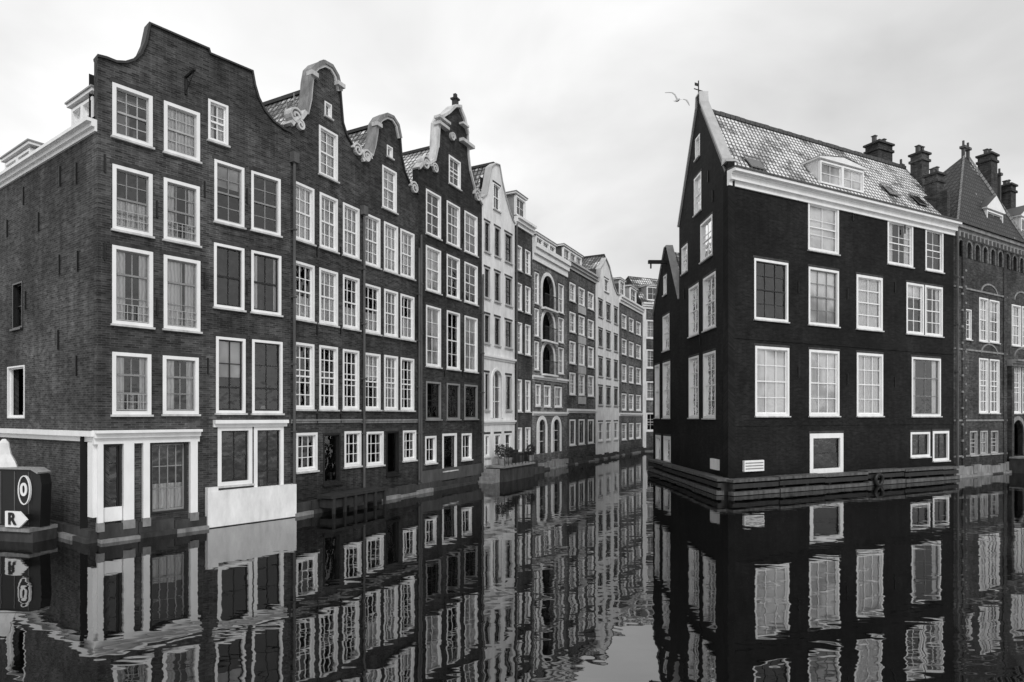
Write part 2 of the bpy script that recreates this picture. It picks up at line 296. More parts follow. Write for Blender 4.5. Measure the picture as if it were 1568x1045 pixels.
def plinth(f,s0,s1,h=.45,mat='dark_stone'):
    x=s0
    while x<s1-.01:
        w=min(random.uniform(.7,1.4),s1-x); 
        if s1-x-w<.3: w=s1-x
        f.box('quay_base',mat,x+.01,x+w-.01,-.5,h*random.uniform(.7,1.0),-.02,.12+random.uniform(0,.06)); 
        f.box('quay_base','stone' if random.random()<.4 else 'dark_stone',x,x+w,-.5,.16*random.uniform(.5,1.2),-.02,.26+random.uniform(0,.06)); x+=w
def shrub(name,c,r,h):
    b=Bld(name); K=8
    def rg(rr,z): return [(c[0]+rr*math.cos(t*2*math.pi/K),c[1]+rr*math.sin(t*2*math.pi/K),z) for t in range(K)]
    z0=c[2]; A_=rg(r*.5,z0); B_=rg(r*.62,z0+.35); C_=rg(r*.5,z0+.33)
    for i in range(K): b.poly('pot','stone',[A_[i],A_[(i+1)%K],B_[(i+1)%K],B_[i]]); b.poly('pot','stone',[B_[i],B_[(i+1)%K],C_[(i+1)%K],C_[i]])
    b.poly('soil','interior',C_)
    for k in range(420):
        v=Vector((random.gauss(0,1),random.gauss(0,1),random.gauss(0,1))).normalized()*random.uniform(.55,1)
        p=Vector((c[0]+v.x*r,c[1]+v.y*r,z0+.35+h*.5+v.z*h*.5)); t=Vector((J(1),J(1),J(1))).normalized()*.07; w=Vector((J(1),J(1),J(1))).normalized()*.03
        b.poly('leaves','foliage',[p-t,p+w,p+t,p-w])
    b.finish()

M0=Vector((-7.75,21.5)); MD=Vector((.517,1.0))
def mp_(px):
    r=(px-CX)/FP; t=(r*M0.y-M0.x)/(MD.x-r); return (M0.x+MD.x*t, M0.y+t)

# ============================================================ A : corner house
b=Bld('corner_neck_gable_house')
A0=(-11.55,17.1); A1=(-7.75,21.5)
f=Fac(b,A0,A1); LC=[(172,234),(251,306)]
f.rows(172,125,208,LC,'dc',nx=3,ny=4,sash='grey_paint',cw=.1)
f.rows(172,250,350,LC,'lh',nx=3,ny=4,sash='grey_sash',cw=.1); f.guard(172,350,LC)
f.rows(172,375,495,LC,'hc',nx=2,ny=3,rail=.66,sash='grey_sash',cw=.1); f.guard(172,495,LC)
f.rows(172,538,634,[(172,231),(249,304)],'hh',nx=2,ny=3,rail=.66,sash='grey_sash',cw=.1); f.guard(172,634,[(172,231)])
f.rows(318,150,213,[(318,349)],'c',nx=2,ny=3,sash='white_paint',cw=.07)
RC=[(328,374),(385,430)]
f.rows(328,243,338,RC,'bd',nx=2,ny=4,sash='grey_sash')
f.rows(328,371,470,RC,'dh',nx=2,ny=2,sash='dark_paint')
f.rows(330,514,632,[(330,376),(386,432)],'bd',nx=2,ny=3,rail=.33,sash='dark_paint')
f.rows(330,654,745,[(333,386)],'d',nx=2,ny=2,rail=0,cw=.12,sash='dark_paint')
f.rows(330,654,765,[(388,434)],'d',nx=2,ny=3,rail=.33,cw=.12,sash='dark_paint')
a0,z=f.p(326,643); a1=f.s_at(438); z2=f.z_at(326,654); f.cornice('white_paint',a0,a1,z2,z,((0,.08),(.5,.2)))
f.rows(155,680,795,[(159,185)],'d',nx=1,ny=4,rail=0,cw=.04,cas='dark_paint',sash='dark_paint',sill=False)
f.rows(155,680,795,[(230,286)],'l',nx=4,ny=3,rail=0,cw=.05,cas='dark_paint',sash='grey_sash',sill=False)
zt=f.z_at(150,680); zc=f.z_at(150,659)
for x0,x1 in ((141,156),(187,203),(217,227),(289,300)):
    s0=f.s_at(x0) if x0>150 else -.02; s1=f.s_at(x1)
    f.box('shop_posts','white_paint',s0,s1,.55,zt,.0,.14)
    f.box('shop_posts','stone',s0-.02,s1+.02,.3,.548,.0,.17)
f.box('shop_panel','white_paint',f.s_at(157),f.s_at(186),.55,.95,-.02,.05)
f.cornice('white_paint',-.12,f.s_at(303),zt,zc,((0,.14),(.45,.24),(.8,.36)))
f.box('white_plinth','white_plaster',f.s_at(314),f.s_at(449),f.z_at(330,805),f.z_at(330,751),-.02,.22)
f.box('white_plinth','white_plaster',f.s_at(314),f.s_at(330),f.z_at(330,751),f.z_at(330,745),-.02,.21)
f.box('white_plinth','dark_stone',f.s_at(314),f.s_at(449),-.5,f.z_at(330,805)-.002,-.02,.215)
plinth(f,0,f.s_at(314),.5)
top=[(0,f.z_at(150,88))]+[f.p(*p) for p in ((163,91),(178,97),(193,98),(206,94),(217,84),(225,66),(230,38),(318,76),(320,83),(385,110),(388,130),(394,150),(404,170),(418,187),(434,199))]+[(f.len,f.z_at(445,204))]
f.wall('brick_a',[(0,-.5)]+top+[(f.len,-.5)])
f.strip('coping','coping_dark',top,.07,-.34,.07)
for x,y in ((160,250),(160,385),(240,320),(313,290),(313,430),(318,560),(240,470),(378,300),(378,440)): f.anchor(x,y,.5)
a,z=f.p(284,145); f.box('hoist','iron',a-.03,a+.03,z,z+.55,0,.06); f.box('hoist','iron',a-.03,a+.03,z+.5,z+.56,0,.7)
b.poly('hoist','iron',[f.pt(a,.0,z),f.pt(a,.7,z+.5),f.pt(a,.7,z+.55),f.pt(a,.0,z+.08)])
S=Fac(b,A0,(-24.3,25.9),flip=True)
ze=11.75
S.rows(12,562,640,[(12,38)],'d',nx=1,ny=1,rail=0,cw=.05,sill=False,glass=False)
S.rows(20,435,505,[(20,35)],'d',nx=1,ny=2,rail=0,cas='dark_paint',cw=.05,sash='dark_paint',glass=False)
S.wall('brick_side',[(0.003,-.5),(S.len,-.5),(S.len,ze),(0.003,ze)])
S.cornice('white_paint',0.01,S.len,ze-.3,ze+.02,((0,.06),(.35,.14),(.7,.26)))
zb=f.z_at(150,660); S.cornice('white_paint',-.1,S.len,zb-.3,zb,((0,.08),(.5,.2)))
plinth(S,0,S.len,.4)
for x,y in ((37,300),(93,270),(118,265),(60,340),(92,405),(120,400),(40,460),(90,520),(118,560),(12,350)): S.anchor(x,y,.6)
S.box('ground_floor_pilaster','white_paint',.0,.32,.7,zb-.31,0.0,.12)
zr=15.2; hw=3.2
q=lambda a,n,z: S.pt(a,n,z)
l=math.hypot(hw,zr-ze)
b.poly('roof','tiles_mid',[q(.2,.15,ze+.02),q(S.len,.15,ze+.02),q(S.len,-hw,zr),q(.2,-hw,zr)],[(0,0),(S.len,0),(S.len,l),(0,l)])
b.poly('roof','tiles_mid',[q(.2,-2*hw,ze),q(S.len,-2*hw,ze),q(S.len,-hw,zr),q(.2,-hw,zr)],[(0,0),(S.len,0),(S.len,l),(0,l)])
b.poly('walls','brick_side',[q(S.len,0,-.5),q(S.len,-6,-.5),q(S.len,-6,ze),q(S.len,-3,zr),q(S.len,0,ze)])
b.poly('walls','brick_side',[q(0.3,-5.7,-.5),q(S.len,-5.7,-.5),q(S.len,-5.7,ze),q(0.3,-5.7,ze)])
S.dormer(.45,2.0,ze+.05,ze+.95,-2.0,-.2,nx=4,side='grey_paint')
S.dormer(5.2,7.6,ze-.05,ze+.65,-2.0,-.2,nx=4,side='grey_paint')
b.finish()

# ============================================================ B1
b=Bld('neck_gable_brick_house'); f=Fac(b,mp_(445),mp_(553))
C3=[(450,481),(489,517),(525,550)]
f.rows(488,190,265,[(488,517)],'c',nx=2,ny=4,cw=.08)
f.rows(497,154,176,[(497,508)],'c',nx=1,ny=1,rail=0,cw=.05)
f.rows(450,276,365,C3,'cBc',nx=3,ny=4)
f.rows(450,398,487,C3,'lBl',nx=3,ny=4)
f.rows(450,523,626,C3,'ddd',nx=3,ny=5,mt=.035)
f.rows(452,663,723,[(453,486)],'d',nx=3,ny=3,rail=0,cw=.09)
f.rows(452,663,723,[(527,553)],'d',nx=3,ny=3,rail=0,cw=.09)
f.rows(496,664,742,[(495,521)],'d',nx=1,ny=1,rail=0,cw=.07,cas='dark_paint',sash='dark_paint')
top=[(0,f.z_at(445,192))]+[f.p(*p) for p in ((450,184),(459,183),(467,172),(472,150),(474,125),(477,108),(484,101),(495,97),(506,103),(514,117),(519,140),(521,165),(523,188),(529,207),(539,224),(548,234))]+[(f.len,f.z_at(553,238))]
f.wall('brick_b',[(0,-.5)]+top+[(f.len,-.5)])
f.strip('gable_trim','stone',top[3:12],.10,-.34,.12,inn=.03); f.strip('gable_trim','light_stone',top[3:12],.0,-.3,.07,inn=.13); f.strip('coping','coping_dark',top[11:],.07,-.34,.08)
f.strip('gable_trim','light_stone',top[0:4],.10,-.3,.12,inn=.05)
a,z=f.p(450,178); f.volute('gable_scrolls','light_stone',a,z,.3,1); a,z=f.p(457,192); f.volute('gable_scrolls','light_stone',a,z,.2,-1)
a,z=f.p(545,230); f.volute('gable_scrolls','light_stone',a,z,.26,-1)
a,z=f.p(472,112); f.box('gable_trim','light_stone',a,f.s_at(482),z-.06,z+.1,-.1,.2); a,z=f.p(512,118); f.box('gable_trim','light_stone',a,f.s_at(523),z-.3,z-.15,-.1,.2)
f.box('finial','stone',f.s_at(494),f.s_at(500),f.z_at(495,98),f.z_at(495,92),-.2,.05)
f.cornice('stone',f.s_at(445)+.01,f.len-.01,f.z_at(446,648),f.z_at(446,642),((0,.04),(.6,.08)))
f.sides('brick_b',13.5,9); f.gable_roof('tiles_mid',13.3,16.0,9,wm='brick_b')
plinth(f,0,f.len,.5)
f.pipe('downpipe','pipe_paint',.06,.6,f.z_at(447,250),.05,.12); f.box('rain_hopper','pipe_paint',-.05,.2,f.z_at(447,250),f.z_at(447,250)+.35,.02,.22)
for x in (485,521): 
    for y in (385,505,640): f.anchor(x,y,.35)
s0,s1=f.s_at(478),f.s_at(566)
f.box('landing_stage','timber',s0,s1,.55,.66,.2,.95); f.box('landing_stage','timber',s0+.1,s1-.1,.2,.5,.25,.85)
for k in range(6): a=s0+.1+(s1-s0-.3)*k/5; f.box('landing_stage','timber',a,a+.1,-.4,.548,.86,.94)
# roof ladder rail
for k in range(5): a=.55+k*.35; z=14.6+k*.5; f.box('roof_rail','zinc',a,a+.03,z-.5,z+.1,-1.2,-1.17)
b.finish()
# ============================================================ B2
b=Bld('bell_gable_brick_house'); f=Fac(b,mp_(553),mp_(640))
C3=[(557,582),(588,609),(613,634)]
f.rows(585,252,317,[(585,607)],'c',nx=2,ny=4,cw=.08)
f.rows(592,221,238,[(592,601)],'B',nx=1,ny=1,rail=0,cw=.05)
f.rows(557,325,403,C3,'cBc',nx=3,ny=4)
f.rows(557,433,508,C3,'lBl',nx=3,ny=4)
f.rows(557,539,627,C3,'bBd',nx=3,ny=5,mt=.03)
f.rows(560,661,714,[(561,587)],'d',nx=3,ny=3,rail=0)
f.rows(560,661,712,[(617,637)],'d',nx=3,ny=3,rail=0)
f.rows(592,660,728,[(591,611)],'d',nx=1,ny=1,rail=0,cw=.07,cas='dark_paint',sash='dark_paint')
top=[(0,f.z_at(553,246))]+[f.p(*p) for p in ((560,243),(567,236),(571,222),(574,205),(576,190),(582,181),(591,177),(600,181),(607,192),(611,212),(613,238),(618,262),(626,281),(634,292))]+[(f.len,f.z_at(640,298))]
f.wall('brick_b2',[(0,-.5)]+top+[(f.len,-.5)])
f.strip('gable_trim','stone',top[2:11],.10,-.34,.12,inn=.03); f.strip('gable_trim','light_stone',top[2:11],0,-.3,.07,inn=.13); f.strip('coping','coping_dark',top[10:],.07,-.34,.08)
f.strip('gable_trim','light_stone',top[0:3],.08,-.3,.12,inn=.05)
a,z=f.p(559,240); f.volute('gable_scrolls','light_stone',a,z,.28,1); a,z=f.p(632,288); f.volute('gable_scrolls','light_stone',a,z,.28,-1)
a,z=f.p(572,190); f.box('gable_trim','light_stone',a,f.s_at(580),z-.06,z+.1,-.1,.2)
f.sides('brick_b2',13.4,9); f.gable_roof('tiles_mid',13.5,16.2,9,wm='brick_b2')
f.cornice('stone',.01,f.len-.01,f.z_at(554,648),f.z_at(554,642),((0,.04),(.6,.08)))
plinth(f,0,f.len,.5); f.pipe('downpipe','pipe_paint',.05,.6,f.z_at(555,330),.05,.12); f.box('rain_hopper','pipe_paint',-.08,.18,f.z_at(555,330),f.z_at(555,330)+.35,.02,.22)
f.pipe('downpipe','pipe_paint',f.len-.06,.6,f.z_at(638,380),.05,.12)
b.finish()
# ============================================================ C
b=Bld('ornate_gable_brick_house'); f=Fac(b,mp_(640),mp_(738))
C3=[(652,675),(684,704),(711,731)]
f.rows(687,236,280,[(687,705)],'d',nx=2,ny=3,cw=.09)
f.rows(652,288,357,C3,'dhB',nx=2,ny=4)
f.rows(652,375,443,C3,'Bdd',nx=2,ny=4)
f.rows(652,466,560,C3,'BdB',nx=2,ny=4)
f.rows(652,583,642,C3,'ddd',nx=2,ny=3,sash='dark_paint',cas='grey_sash')
f.rows(650,668,710,[(651,668)],'d',nx=2,ny=2,rail=0)
f.rows(676,664,722,[(677,699)],'d',nx=1,ny=2,rail=0,cw=.12,sash='dark_paint')
f.rows(706,664,705,[(707,722)],'d',nx=2,ny=2,rail=0)
top=[(0,f.z_at(640,258))]+[f.p(*p) for p in ((646,250),(656,250),(664,245),(668,225),(670,188),(674,180),(684,174),(694,164),(703,165),(710,182),(715,205),(716,235),(719,262),(726,290),(733,305))]+[(f.len,f.z_at(738,314))]
f.wall('brick_c',[(0,-.5)]+top+[(f.len,-.5)])
f.strip('gable_trim','light_stone',top[4:7],.08,-.34,.12,inn=.10); f.strip('gable_trim','light_stone',top[6:10],.10,-.34,.2,inn=.03); f.strip('gable_trim','light_stone',top[9:12],.08,-.34,.12,inn=.10); f.strip('coping','light_stone',top[11:],.05,-.34,.1,inn=.03)
f.strip('gable_trim','light_stone',top[0:5],.08,-.3,.12,inn=.06)
a,z=f.p(650,250); f.volute('gable_scrolls','light_stone',a,z,.36,1); a,z=f.p(664,258); f.volute('gable_scrolls','light_stone',a,z,.24,-1); a,z=f.p(729,300); f.volute('gable_scrolls','light_stone',a,z,.34,-1)
for (x0,y0,x1,h) in ((667,190,682,.14),(667,180,684,.12),(703,216,721,.16),(703,190,712,.1)):
    f.box('gable_capitals','light_stone',f.s_at(x0),f.s_at(x1),f.z_at(x0,y0),f.z_at(x0,y0)+h,-.1,.26)
a,z=f.p(691,210); f.volute('gable_scrolls','light_stone',a,z,.22,1)
a,z=f.p(699,163); f.box('finial','dark_stone',a-.12,a+.12,z,z+.35,-.2,.05); f.box('finial','dark_stone',a-.18,a+.18,z+.35,z+.43,-.26,.1); f.box('finial','dark_stone',a-.08,a+.08,z+.43,z+.65,-.15,.0)
f.sides('brick_c',14,9); f.gable_roof('tiles_light',14,17.2,9,wm='brick_c')
plinth(f,0,f.len,.45); f.box('base_render','pipe_paint',0.01,f.len-.01,.4,f.z_at(641,722),-.01,.06)
for x in (680,708):
    for y in (368,452,572): f.anchor(x,y,.3)
f.pipe('downpipe','pipe_paint',.1,.5,f.z_at(642,360),.05,.12)
f.pipe('downpipe','pipe_paint',f.len-.08,.5,f.z_at(736,420),.05,.12)
b.finish()
# ============================================================ D white
b=Bld('white_gable_house'); f=Fac(b,mp_(738),mp_(788))
C3=[(741.5,750),(757,766),(773,784)]
f.rows(754,278,318,[(755,766)],'d',nx=2,ny=2,cw=.06)
for y0,y1 in ((337,384),(408,455),(480,525)): f.rows(741.5,y0,y1,C3,'ddh',nx=2,ny=3,cw=.07,cas='grey_paint',sash='dark_paint')
s0,s1=f.s_at(754),f.s_at(768); f.arch(s0,s1,f.z_at(754,640),f.z_at(754,566),w=.15)
f.rows(741.5,570,628,[(742,749),(774,783)],'dd',nx=1,ny=3,cas='grey_paint',sash='dark_paint')
f.rows(741.5,665,700,[(742,750),(757,767),(773,783)],'ddd',nx=1,ny=2,rail=0)
top=[(0,f.z_at(738,303)),f.p(745,298),f.p(748,280),f.p(752,256),f.p(758,251),f.p(764,253),f.p(768,278),f.p(773,300),f.p(780,325),f.p(785,338),(f.len,f.z_at(788,343))]
f.wall('white_plaster',[(0,-.5)]+top+[(f.len,-.5)])
f.strip('coping','grey_paint',top,.06,-.34,.08)
for y in (548,650): z=f.z_at(740,y); f.cornice('white_paint',.01,f.len-.01,z,z+.22,((0,.06),(.5,.14)))
f.sides('brick_c',14.6,9); f.gable_roof('tiles_mid',14.6,18,9,wm='brick_c'); plinth(f,0,f.len,.5)
f.box('landing','dark_stone',.1,f.len-.1,-.4,.75,.2,1.3); f.box('landing','stone',.0,f.len-.05,.75,.85,.15,1.4)
for k in range(4): f.box('landing','stone',-.9+k*.25,-.001 if k==3 else -.65+k*.25,-.4,.1+k*.2,.2,1.1)
for k in range(9): a=.2+k*(f.len-.5)/8; f.box('landing_railing','iron',a,a+.03,.85,1.5,1.28,1.31)
f.box('landing_railing','iron',.2,f.len-.2,1.48,1.52,1.27,1.32)
f.box('crates','timber',2.4,3.0,.852,1.3,.3,.8); f.box('crates','dark_stone',3.05,3.5,.852,1.2,.35,.8); f.box('crates','timber',2.5,2.9,1.3,1.6,.35,.75)
b.finish()
p_=f.pt(.9,.7,.852); shrub('potted_shrub',p_,.36,.8); p_=f.pt(1.9,.7,.852); shrub('potted_shrub.001',p_,.3,.6)
# ============================================================ E
b=Bld('narrow_brick_canal_house'); f=Fac(b,mp_(788),mp_(815))
C2=[(791,799),(804,812)]
for y0,y1 in ((374,412),(432,474),(492,540),(580,630),(655,692)): f.rows(791,y0,y1,C2,'?',nx=2,ny=3,cw=.07)
zt=f.z_at(788,342); f.wall('brick_e',[(0,-.5),(0,zt),(f.len,zt),(f.len,-.5)])
f.cornice('white_paint',0.01,f.len-.01,zt-.1,zt+.45); f.sides('brick_e',zt,9); f.eave_roof('tiles_mid',zt+.4,zt+3.4,9)
f.dormer(.5,1.9,zt+.6,zt+2.0,-2.2,-.3,nx=2); plinth(f,0,f.len,.5)
f.pipe('downpipe','pipe_paint',.08,.5,zt,.05,.12)
f.box('quay_step','dark_stone',.1,f.len-.1,-.4,.4,.2,.9); f.box('planter_box','timber',.3,1.8,.402,.8,.3,.7)
b.finish(); p_=f.pt(1.2,.5,.8); shrub('potted_shrub.002',p_,.32,.7)
# ============================================================ F
b=Bld('arched_warehouse'); f=Fac(b,mp_(815),mp_(868))
for y1,y0 in ((470,418),(520,474),(572,524)):
    f.arch(f.s_at(830),f.s_at(848),f.z_at(830,y1),f.z_at(830,y0),w=.22,glass=False,deep=.9,frame='white_plaster')
    f.box('balconies','white_plaster',f.s_at(829),f.s_at(849),f.z_at(830,y1)-.12,f.z_at(830,y1)+.0,-.2,.3)
    zz=f.z_at(830,y1); f.box('balcony_rail','iron',f.s_at(829),f.s_at(849),zz+.85,zz+.9,.24,.28)
    t=f.s_at(829)
    while t<f.s_at(849): f.box('balcony_rail','iron',t,t+.03,zz,zz+.85,.25,.27); t+=.18
    f.rows(819,y0-2,y1-6,[(818.5,825)],'?',nx=1,ny=3,cw=.06); f.rows(819,y0-2,y1-6,[(855,863)],'?',nx=2,ny=3,cw=.06)
f.rows(820,588,622,[(820,828),(833,843),(849,860)],'?',nx=2,ny=2,cw=.08)
f.arch(f.s_at(824),f.s_at(835),f.z_at(824,695),f.z_at(824,642),w=.25); f.arch(f.s_at(846),f.s_at(857),f.z_at(824,695),f.z_at(824,642),w=.25)
zt=f.z_at(815,380); f.wall('brick_f',[(0,-.5),(0,zt),(f.len,zt),(f.len,-.5)])
f.cornice('white_paint',0.01,f.len-.01,zt-.7,zt+.35)
for y in (580,636): z=f.z_at(816,y); f.cornice('white_paint',.01,f.len-.01,z,z+.25,((0,.06),(.5,.16)))
f.sides('brick_f',zt,9); f.eave_roof('tiles_mid',zt+.3,zt+1.2,9); plinth(f,0,f.len,.6,'stone')
f.dormer(2.2,5.6,zt+.3,zt+1.6,-3,-.9,nx=6,side='white_plaster')
b.finish()
# ============================================================ G
b=Bld('brick_canal_house'); f=Fac(b,mp_(868),mp_(912))
C3=[(872,881),(886,895),(900,909)]
for y0,y1 in ((432,460),(477,508),(522,556),(570,604)):
    f.rows(873,y0,y1,C3,'?',nx=2,ny=3,cw=.1)
    z0=f.z_at(873,y1)-.65; f.box('bay_panels','grey_paint',f.s_at(885),f.s_at(896),z0,z0+.55,0,.08)
f.rows(873,642,682,C3,'d',nx=2,ny=2,cw=.12,sash='dark_paint')
zt=f.z_at(868,405); f.wall('brick_g',[(0,-.5),(0,zt),(f.len,zt),(f.len,-.5)]); f.cornice('grey_paint',0.01,f.len-.01,zt-.2,zt+.35)
z=f.z_at(869,632); f.cornice('white_paint',.01,f.len-.01,z,z+.3,((0,.06),(.5,.16)))
f.sides('brick_g',zt,9); f.eave_roof('tiles_mid',zt+.3,zt+1.0,9); plinth(f,0,f.len,.5)
f.dormer(1.0,4.8,zt+.3,zt+1.7,-4,-.8,nx=6,side='lead'); b.finish()
# ============================================================ H white
b=Bld('white_step_gable_house'); f=Fac(b,mp_(912),mp_(948))
C3=[(916,923),(928,935),(940,946)]
for y0,y1 in ((457,484),(502,530),(546,576),(590,620)): f.rows(916,y0,y1,C3,'d',nx=2,ny=2,cw=.07,cas='grey_paint',sash='dark_paint')
f.rows(916,646,676,C3,'d',nx=2,ny=2,cw=.1); f.rows(925,425,445,[(925,932)],'d',nx=1,ny=2,rail=0)
top=[(0,f.z_at(912,430)),f.p(917,430),f.p(918,412),f.p(923,405),f.p(927,396),f.p(932,408),f.p(936,425),f.p(940,440),f.p(944,450),(f.len,f.z_at(948,452))]
f.wall('white_plaster',[(0,-.5)]+top+[(f.len,-.5)]); f.strip('coping','grey_paint',top,.1,-.34,.1)
f.sides('brick_g',15.5,9); f.gable_roof('tiles_mid',15,17.3,9); plinth(f,0,f.len,.5); b.finish()
# ============================================================ I
b=Bld('mansard_brick_house'); f=Fac(b,mp_(948),mp_(983))
C3=[(952,959),(963,970),(974,981)]
for y0,y1 in ((480,502),(518,542),(557,584),(602,628),(648,674)): f.rows(952,y0,y1,C3,'?',nx=2,ny=3,cw=.1)
zt=f.z_at(948,458); f.wall('brick_i',[(0,-.5),(0,zt),(f.len,zt),(f.len,-.5)]); f.cornice('white_paint',0.01,f.len-.01,zt-.3,zt+.35)
z=f.z_at(949,637); f.cornice('white_paint',.01,f.len-.01,z,z+.3,((0,.06),(.5,.16)))
f.sides('brick_i',zt,9); f.eave_roof('tiles_mid',zt+.3,zt+2.8,9,run=2.5); plinth(f,0,f.len,.5)
f.dormer(.8,2.4,zt+.5,zt+2.0,-2.4,-.3); f.dormer(4.2,6.2,zt+.5,zt+2.0,-2.4,-.3); f.chimney(6.4,7.2,-4,-3,zt+1,zt+3.6); b.finish()
# ============================================================ J
b=Bld('canal_bend_house'); f=Fac(b,mp_(983),(24.5,66.5))
for z0 in (2,5.2,8.4,11.4):
    for k in range(6): s0=.5+k*1.95; f.window(s0,s0+1.15,z0,z0+1.9,fill=random.choice('dBc'),nx=2,ny=3,cw=.14)
f.wall('brick_i',[(0,-.5),(0,14.6),(f.len,14.6),(f.len,-.5)]); f.cornice('white_paint',0.01,f.len,14.4,15.0); f.box('pier','white_plaster',.02,.42,.0,14.38,.0,.12)
f.sides('brick_i',14.6,9); f.eave_roof('tiles_mid',15,18.2,9,run=2.5)
for k in range(3): f.dormer(.7+k*3.4,2.3+k*3.4,15.2,16.8,-2.4,-.3)
plinth(f,0,f.len,.5); b.finish()

# ============================================================ R
b=Bld('dark_brick_canal_house')
R0=(9.72,27.6); R1=(25.4,35.3); RB=(9.53,35.0); RF=(9.38,40.8)
f=Fac(b,R0,R1)
f.rows(1237,308,382,[(1237,1284),(1359,1398),(1417,1444)],'Bhd',nx=2,ny=3,cw=.11)
CC=[(1155,1207),(1238,1284),(1311,1351),(1388,1443)]
f.rows(1155,395,488,CC[:1],'d',nx=3,ny=4,cw=.11,sash='dark_paint')
f.rows(1155,395,488,CC[1:2],'B',nx=3,ny=4,cw=.11,sash='grey_sash')
f.rows(1155,395,488,CC[2:3],'c',nx=2,ny=4,cw=.13,mt=.05)
f.rows(1155,395,488,[(1388,1414.5),(1416,1443)],'bh',nx=2,ny=4,cw=.11,mt=.04)
f.rows(1156,529,637,[(1156,1208),(1239,1285),(1312,1352)],'BBc',nx=3,ny=4,cw=.12,mt=.04)
f.rows(1156,529,637,[(1396,1440)],'h',nx=2,ny=3,rail=.66,cw=.11,sash='grey_sash')
f.rows(1240,664,726,[(1240,1291)],'d',nx=1,ny=2,rail=0,cw=.24,sash='dark_paint')
f.rows(1394,662,700,[(1394,1424)],'d',nx=2,ny=1,rail=0,cw=.12,sash='dark_paint')
f.rows(1428,660,706,[(1428,1453)],'d',nx=2,ny=1,rail=0,cw=.14,sash='dark_paint')
zt=14.45
f.wall('brick_r',[(0,-.5),(f.len,-.5),(f.len,zt),(0,zt)])
f.cornice('white_paint',-.02,f.len,zt-.55,zt+.12,((0,.08),(.3,.10),(.34,.22),(.7,.26),(.8,.45)))
f.box('cornice','lead',-.02,f.len,zt+.123,zt+.2,-.05,.5)
f.box('vent_box','white_paint',*sorted((f.s_at(1137),f.s_at(1167))),1.0,1.5,.0,.12)
for k in range(3): f.box('vent_box','grey_sash',f.s_at(1137)+.06,f.s_at(1167)-.06,1.1+k*.13,1.15+k*.13,.12,.13)
for x,y in ((1222,300),(1222,440),(1222,570),(1297,450),(1297,580),(1370,440),(1370,585),(1305,330),(1385,350)): f.anchor(x,y,.55)
for y in (520,652): z=f.z_at(1156,y); f.box('string_course','brick_r',.01,f.len-.01,z,z+.14,0,.03)
L_=f.s_at(1452)
def fender(F_,s0,s1):
    k=s0
    while k<s1:
        e_=min(k+3.1+random.uniform(-.5,.5),s1); dz=random.uniform(-.03,.03); dn=random.uniform(-.03,.03)
        F_.box('fender_timbers','wet_timber',k,e_-.03,.62+dz,.74+dz,.02,.6+dn); F_.box('fender_timbers','timber',k,e_-.02,.34+dz,.54+dz,.38,.56+dn); F_.box('fender_timbers','wet_timber',k,e_-.02,.02,.2+dz,.3,.62+dn); k=e_
    k=s0+.15
    while k<s1: F_.box('fender_timbers','timber',k,k+.18,-.4,.56,.05,.37); k+=1.6
fender(f,-.3,L_)
s=Fac(b,R0,RF,flip=True); sB=7.4
s.rows(1096,536,640,[(1077,1096),(1055,1070)],'dB',nx=2,ny=4,cw=.11)
s.rows(1096,415,500,[(1077,1096),(1055,1070)],'dB',nx=2,ny=4,cw=.11)
s.rows(1090,328,390,[(1073,1091)],'d',nx=2,ny=3,cw=.1)
s.rows(1053,372,414,[(1044,1053)],'B',nx=1,ny=3,cw=.1)
s.rows(1074,262,320,[(1063,1074)],'B',nx=2,ny=3,cw=.1)
s.rows(1071,205,238,[(1065,1072)],'d',nx=1,ny=2,rail=0,cw=.09)
gt=[(sB,12.9),(sB,14.3),(4.25,19.5),(4.2,20.0),(3.7,20.0),(3.65,19.5),(.55,15.3),(.55,15.0),(0.003,15.0)]
s.wall('brick_r',[(0.003,-.5),(sB,-.5)]+gt)
s.strip('gable_coping','grey_paint',gt[1:][::-1],.1,-.36,.1)
s.strip('gable_band','pipe_paint',[(.3,14.6),(3.6,19.15)],.12,.003,.05)
fender(s,-.3,sB+5)
s.box('vent_box','white_paint',*sorted((s.s_at(1091),s.s_at(1102))),1.0,1.5,.0,.12)
for x,y in ((1085,270),(1092,300),(1073,520),(1048,450)): s.anchor(x,y,.55)
AP=Vector((9.6,31.6,19.35)); U=Vector((f.u.x,f.u.y,0)); LL=f.len
E0=Vector((R0[0],R0[1],zt+.1))+U*.05; B0=Vector((RB[0],RB[1],14.1))
l1=(AP-E0).length
def uvq(l,h): return [(0,0),(l,0),(l,h),(0,h)]
b.poly('roof','tiles_light',[E0,E0+U*LL,AP+U*LL,AP+U*.3],uvq(LL,l1)); b.poly('roof','tiles_mid',[B0,B0+U*LL,AP+U*LL,AP+U*.3],uvq(LL,l1))
e=E0+U*LL; bb=B0+U*LL; a=AP+U*LL
b.poly('walls','brick_r',[(e.x,e.y,-.5),(bb.x,bb.y,-.5),bb,a,e]); b.poly('walls','brick_r',[(B0.x,B0.y,-.5),(bb.x,bb.y,-.5),bb,B0])
k=.3
rp=Fac(b,(AP.x,AP.y),(AP.x+U.x,AP.y+U.y))
while k<LL-.3: rp.box('ridge_tiles','lead',k,k+.33,19.27,19.45+random.uniform(0,.03),-.13,.13); k+=.36
rp.box('weather_vane','iron',-.02,.02,19.9,20.8,-.02,.02); rp.box('weather_vane','iron',-.3,.3,20.3,20.34,-.015,.015); rp.box('weather_vane','iron',-.25,.0,20.5,20.65,-.01,.01)
f.dormer(f.s_at(1257)+.75,f.s_at(1327)+.75,15.3,16.65,-4.2,-.75,nx=4,side='white_plaster',peak=.25,rf='tiles_light',fill='B')
slope=(19.35-zt)/((AP-E0).dot(-f.n))
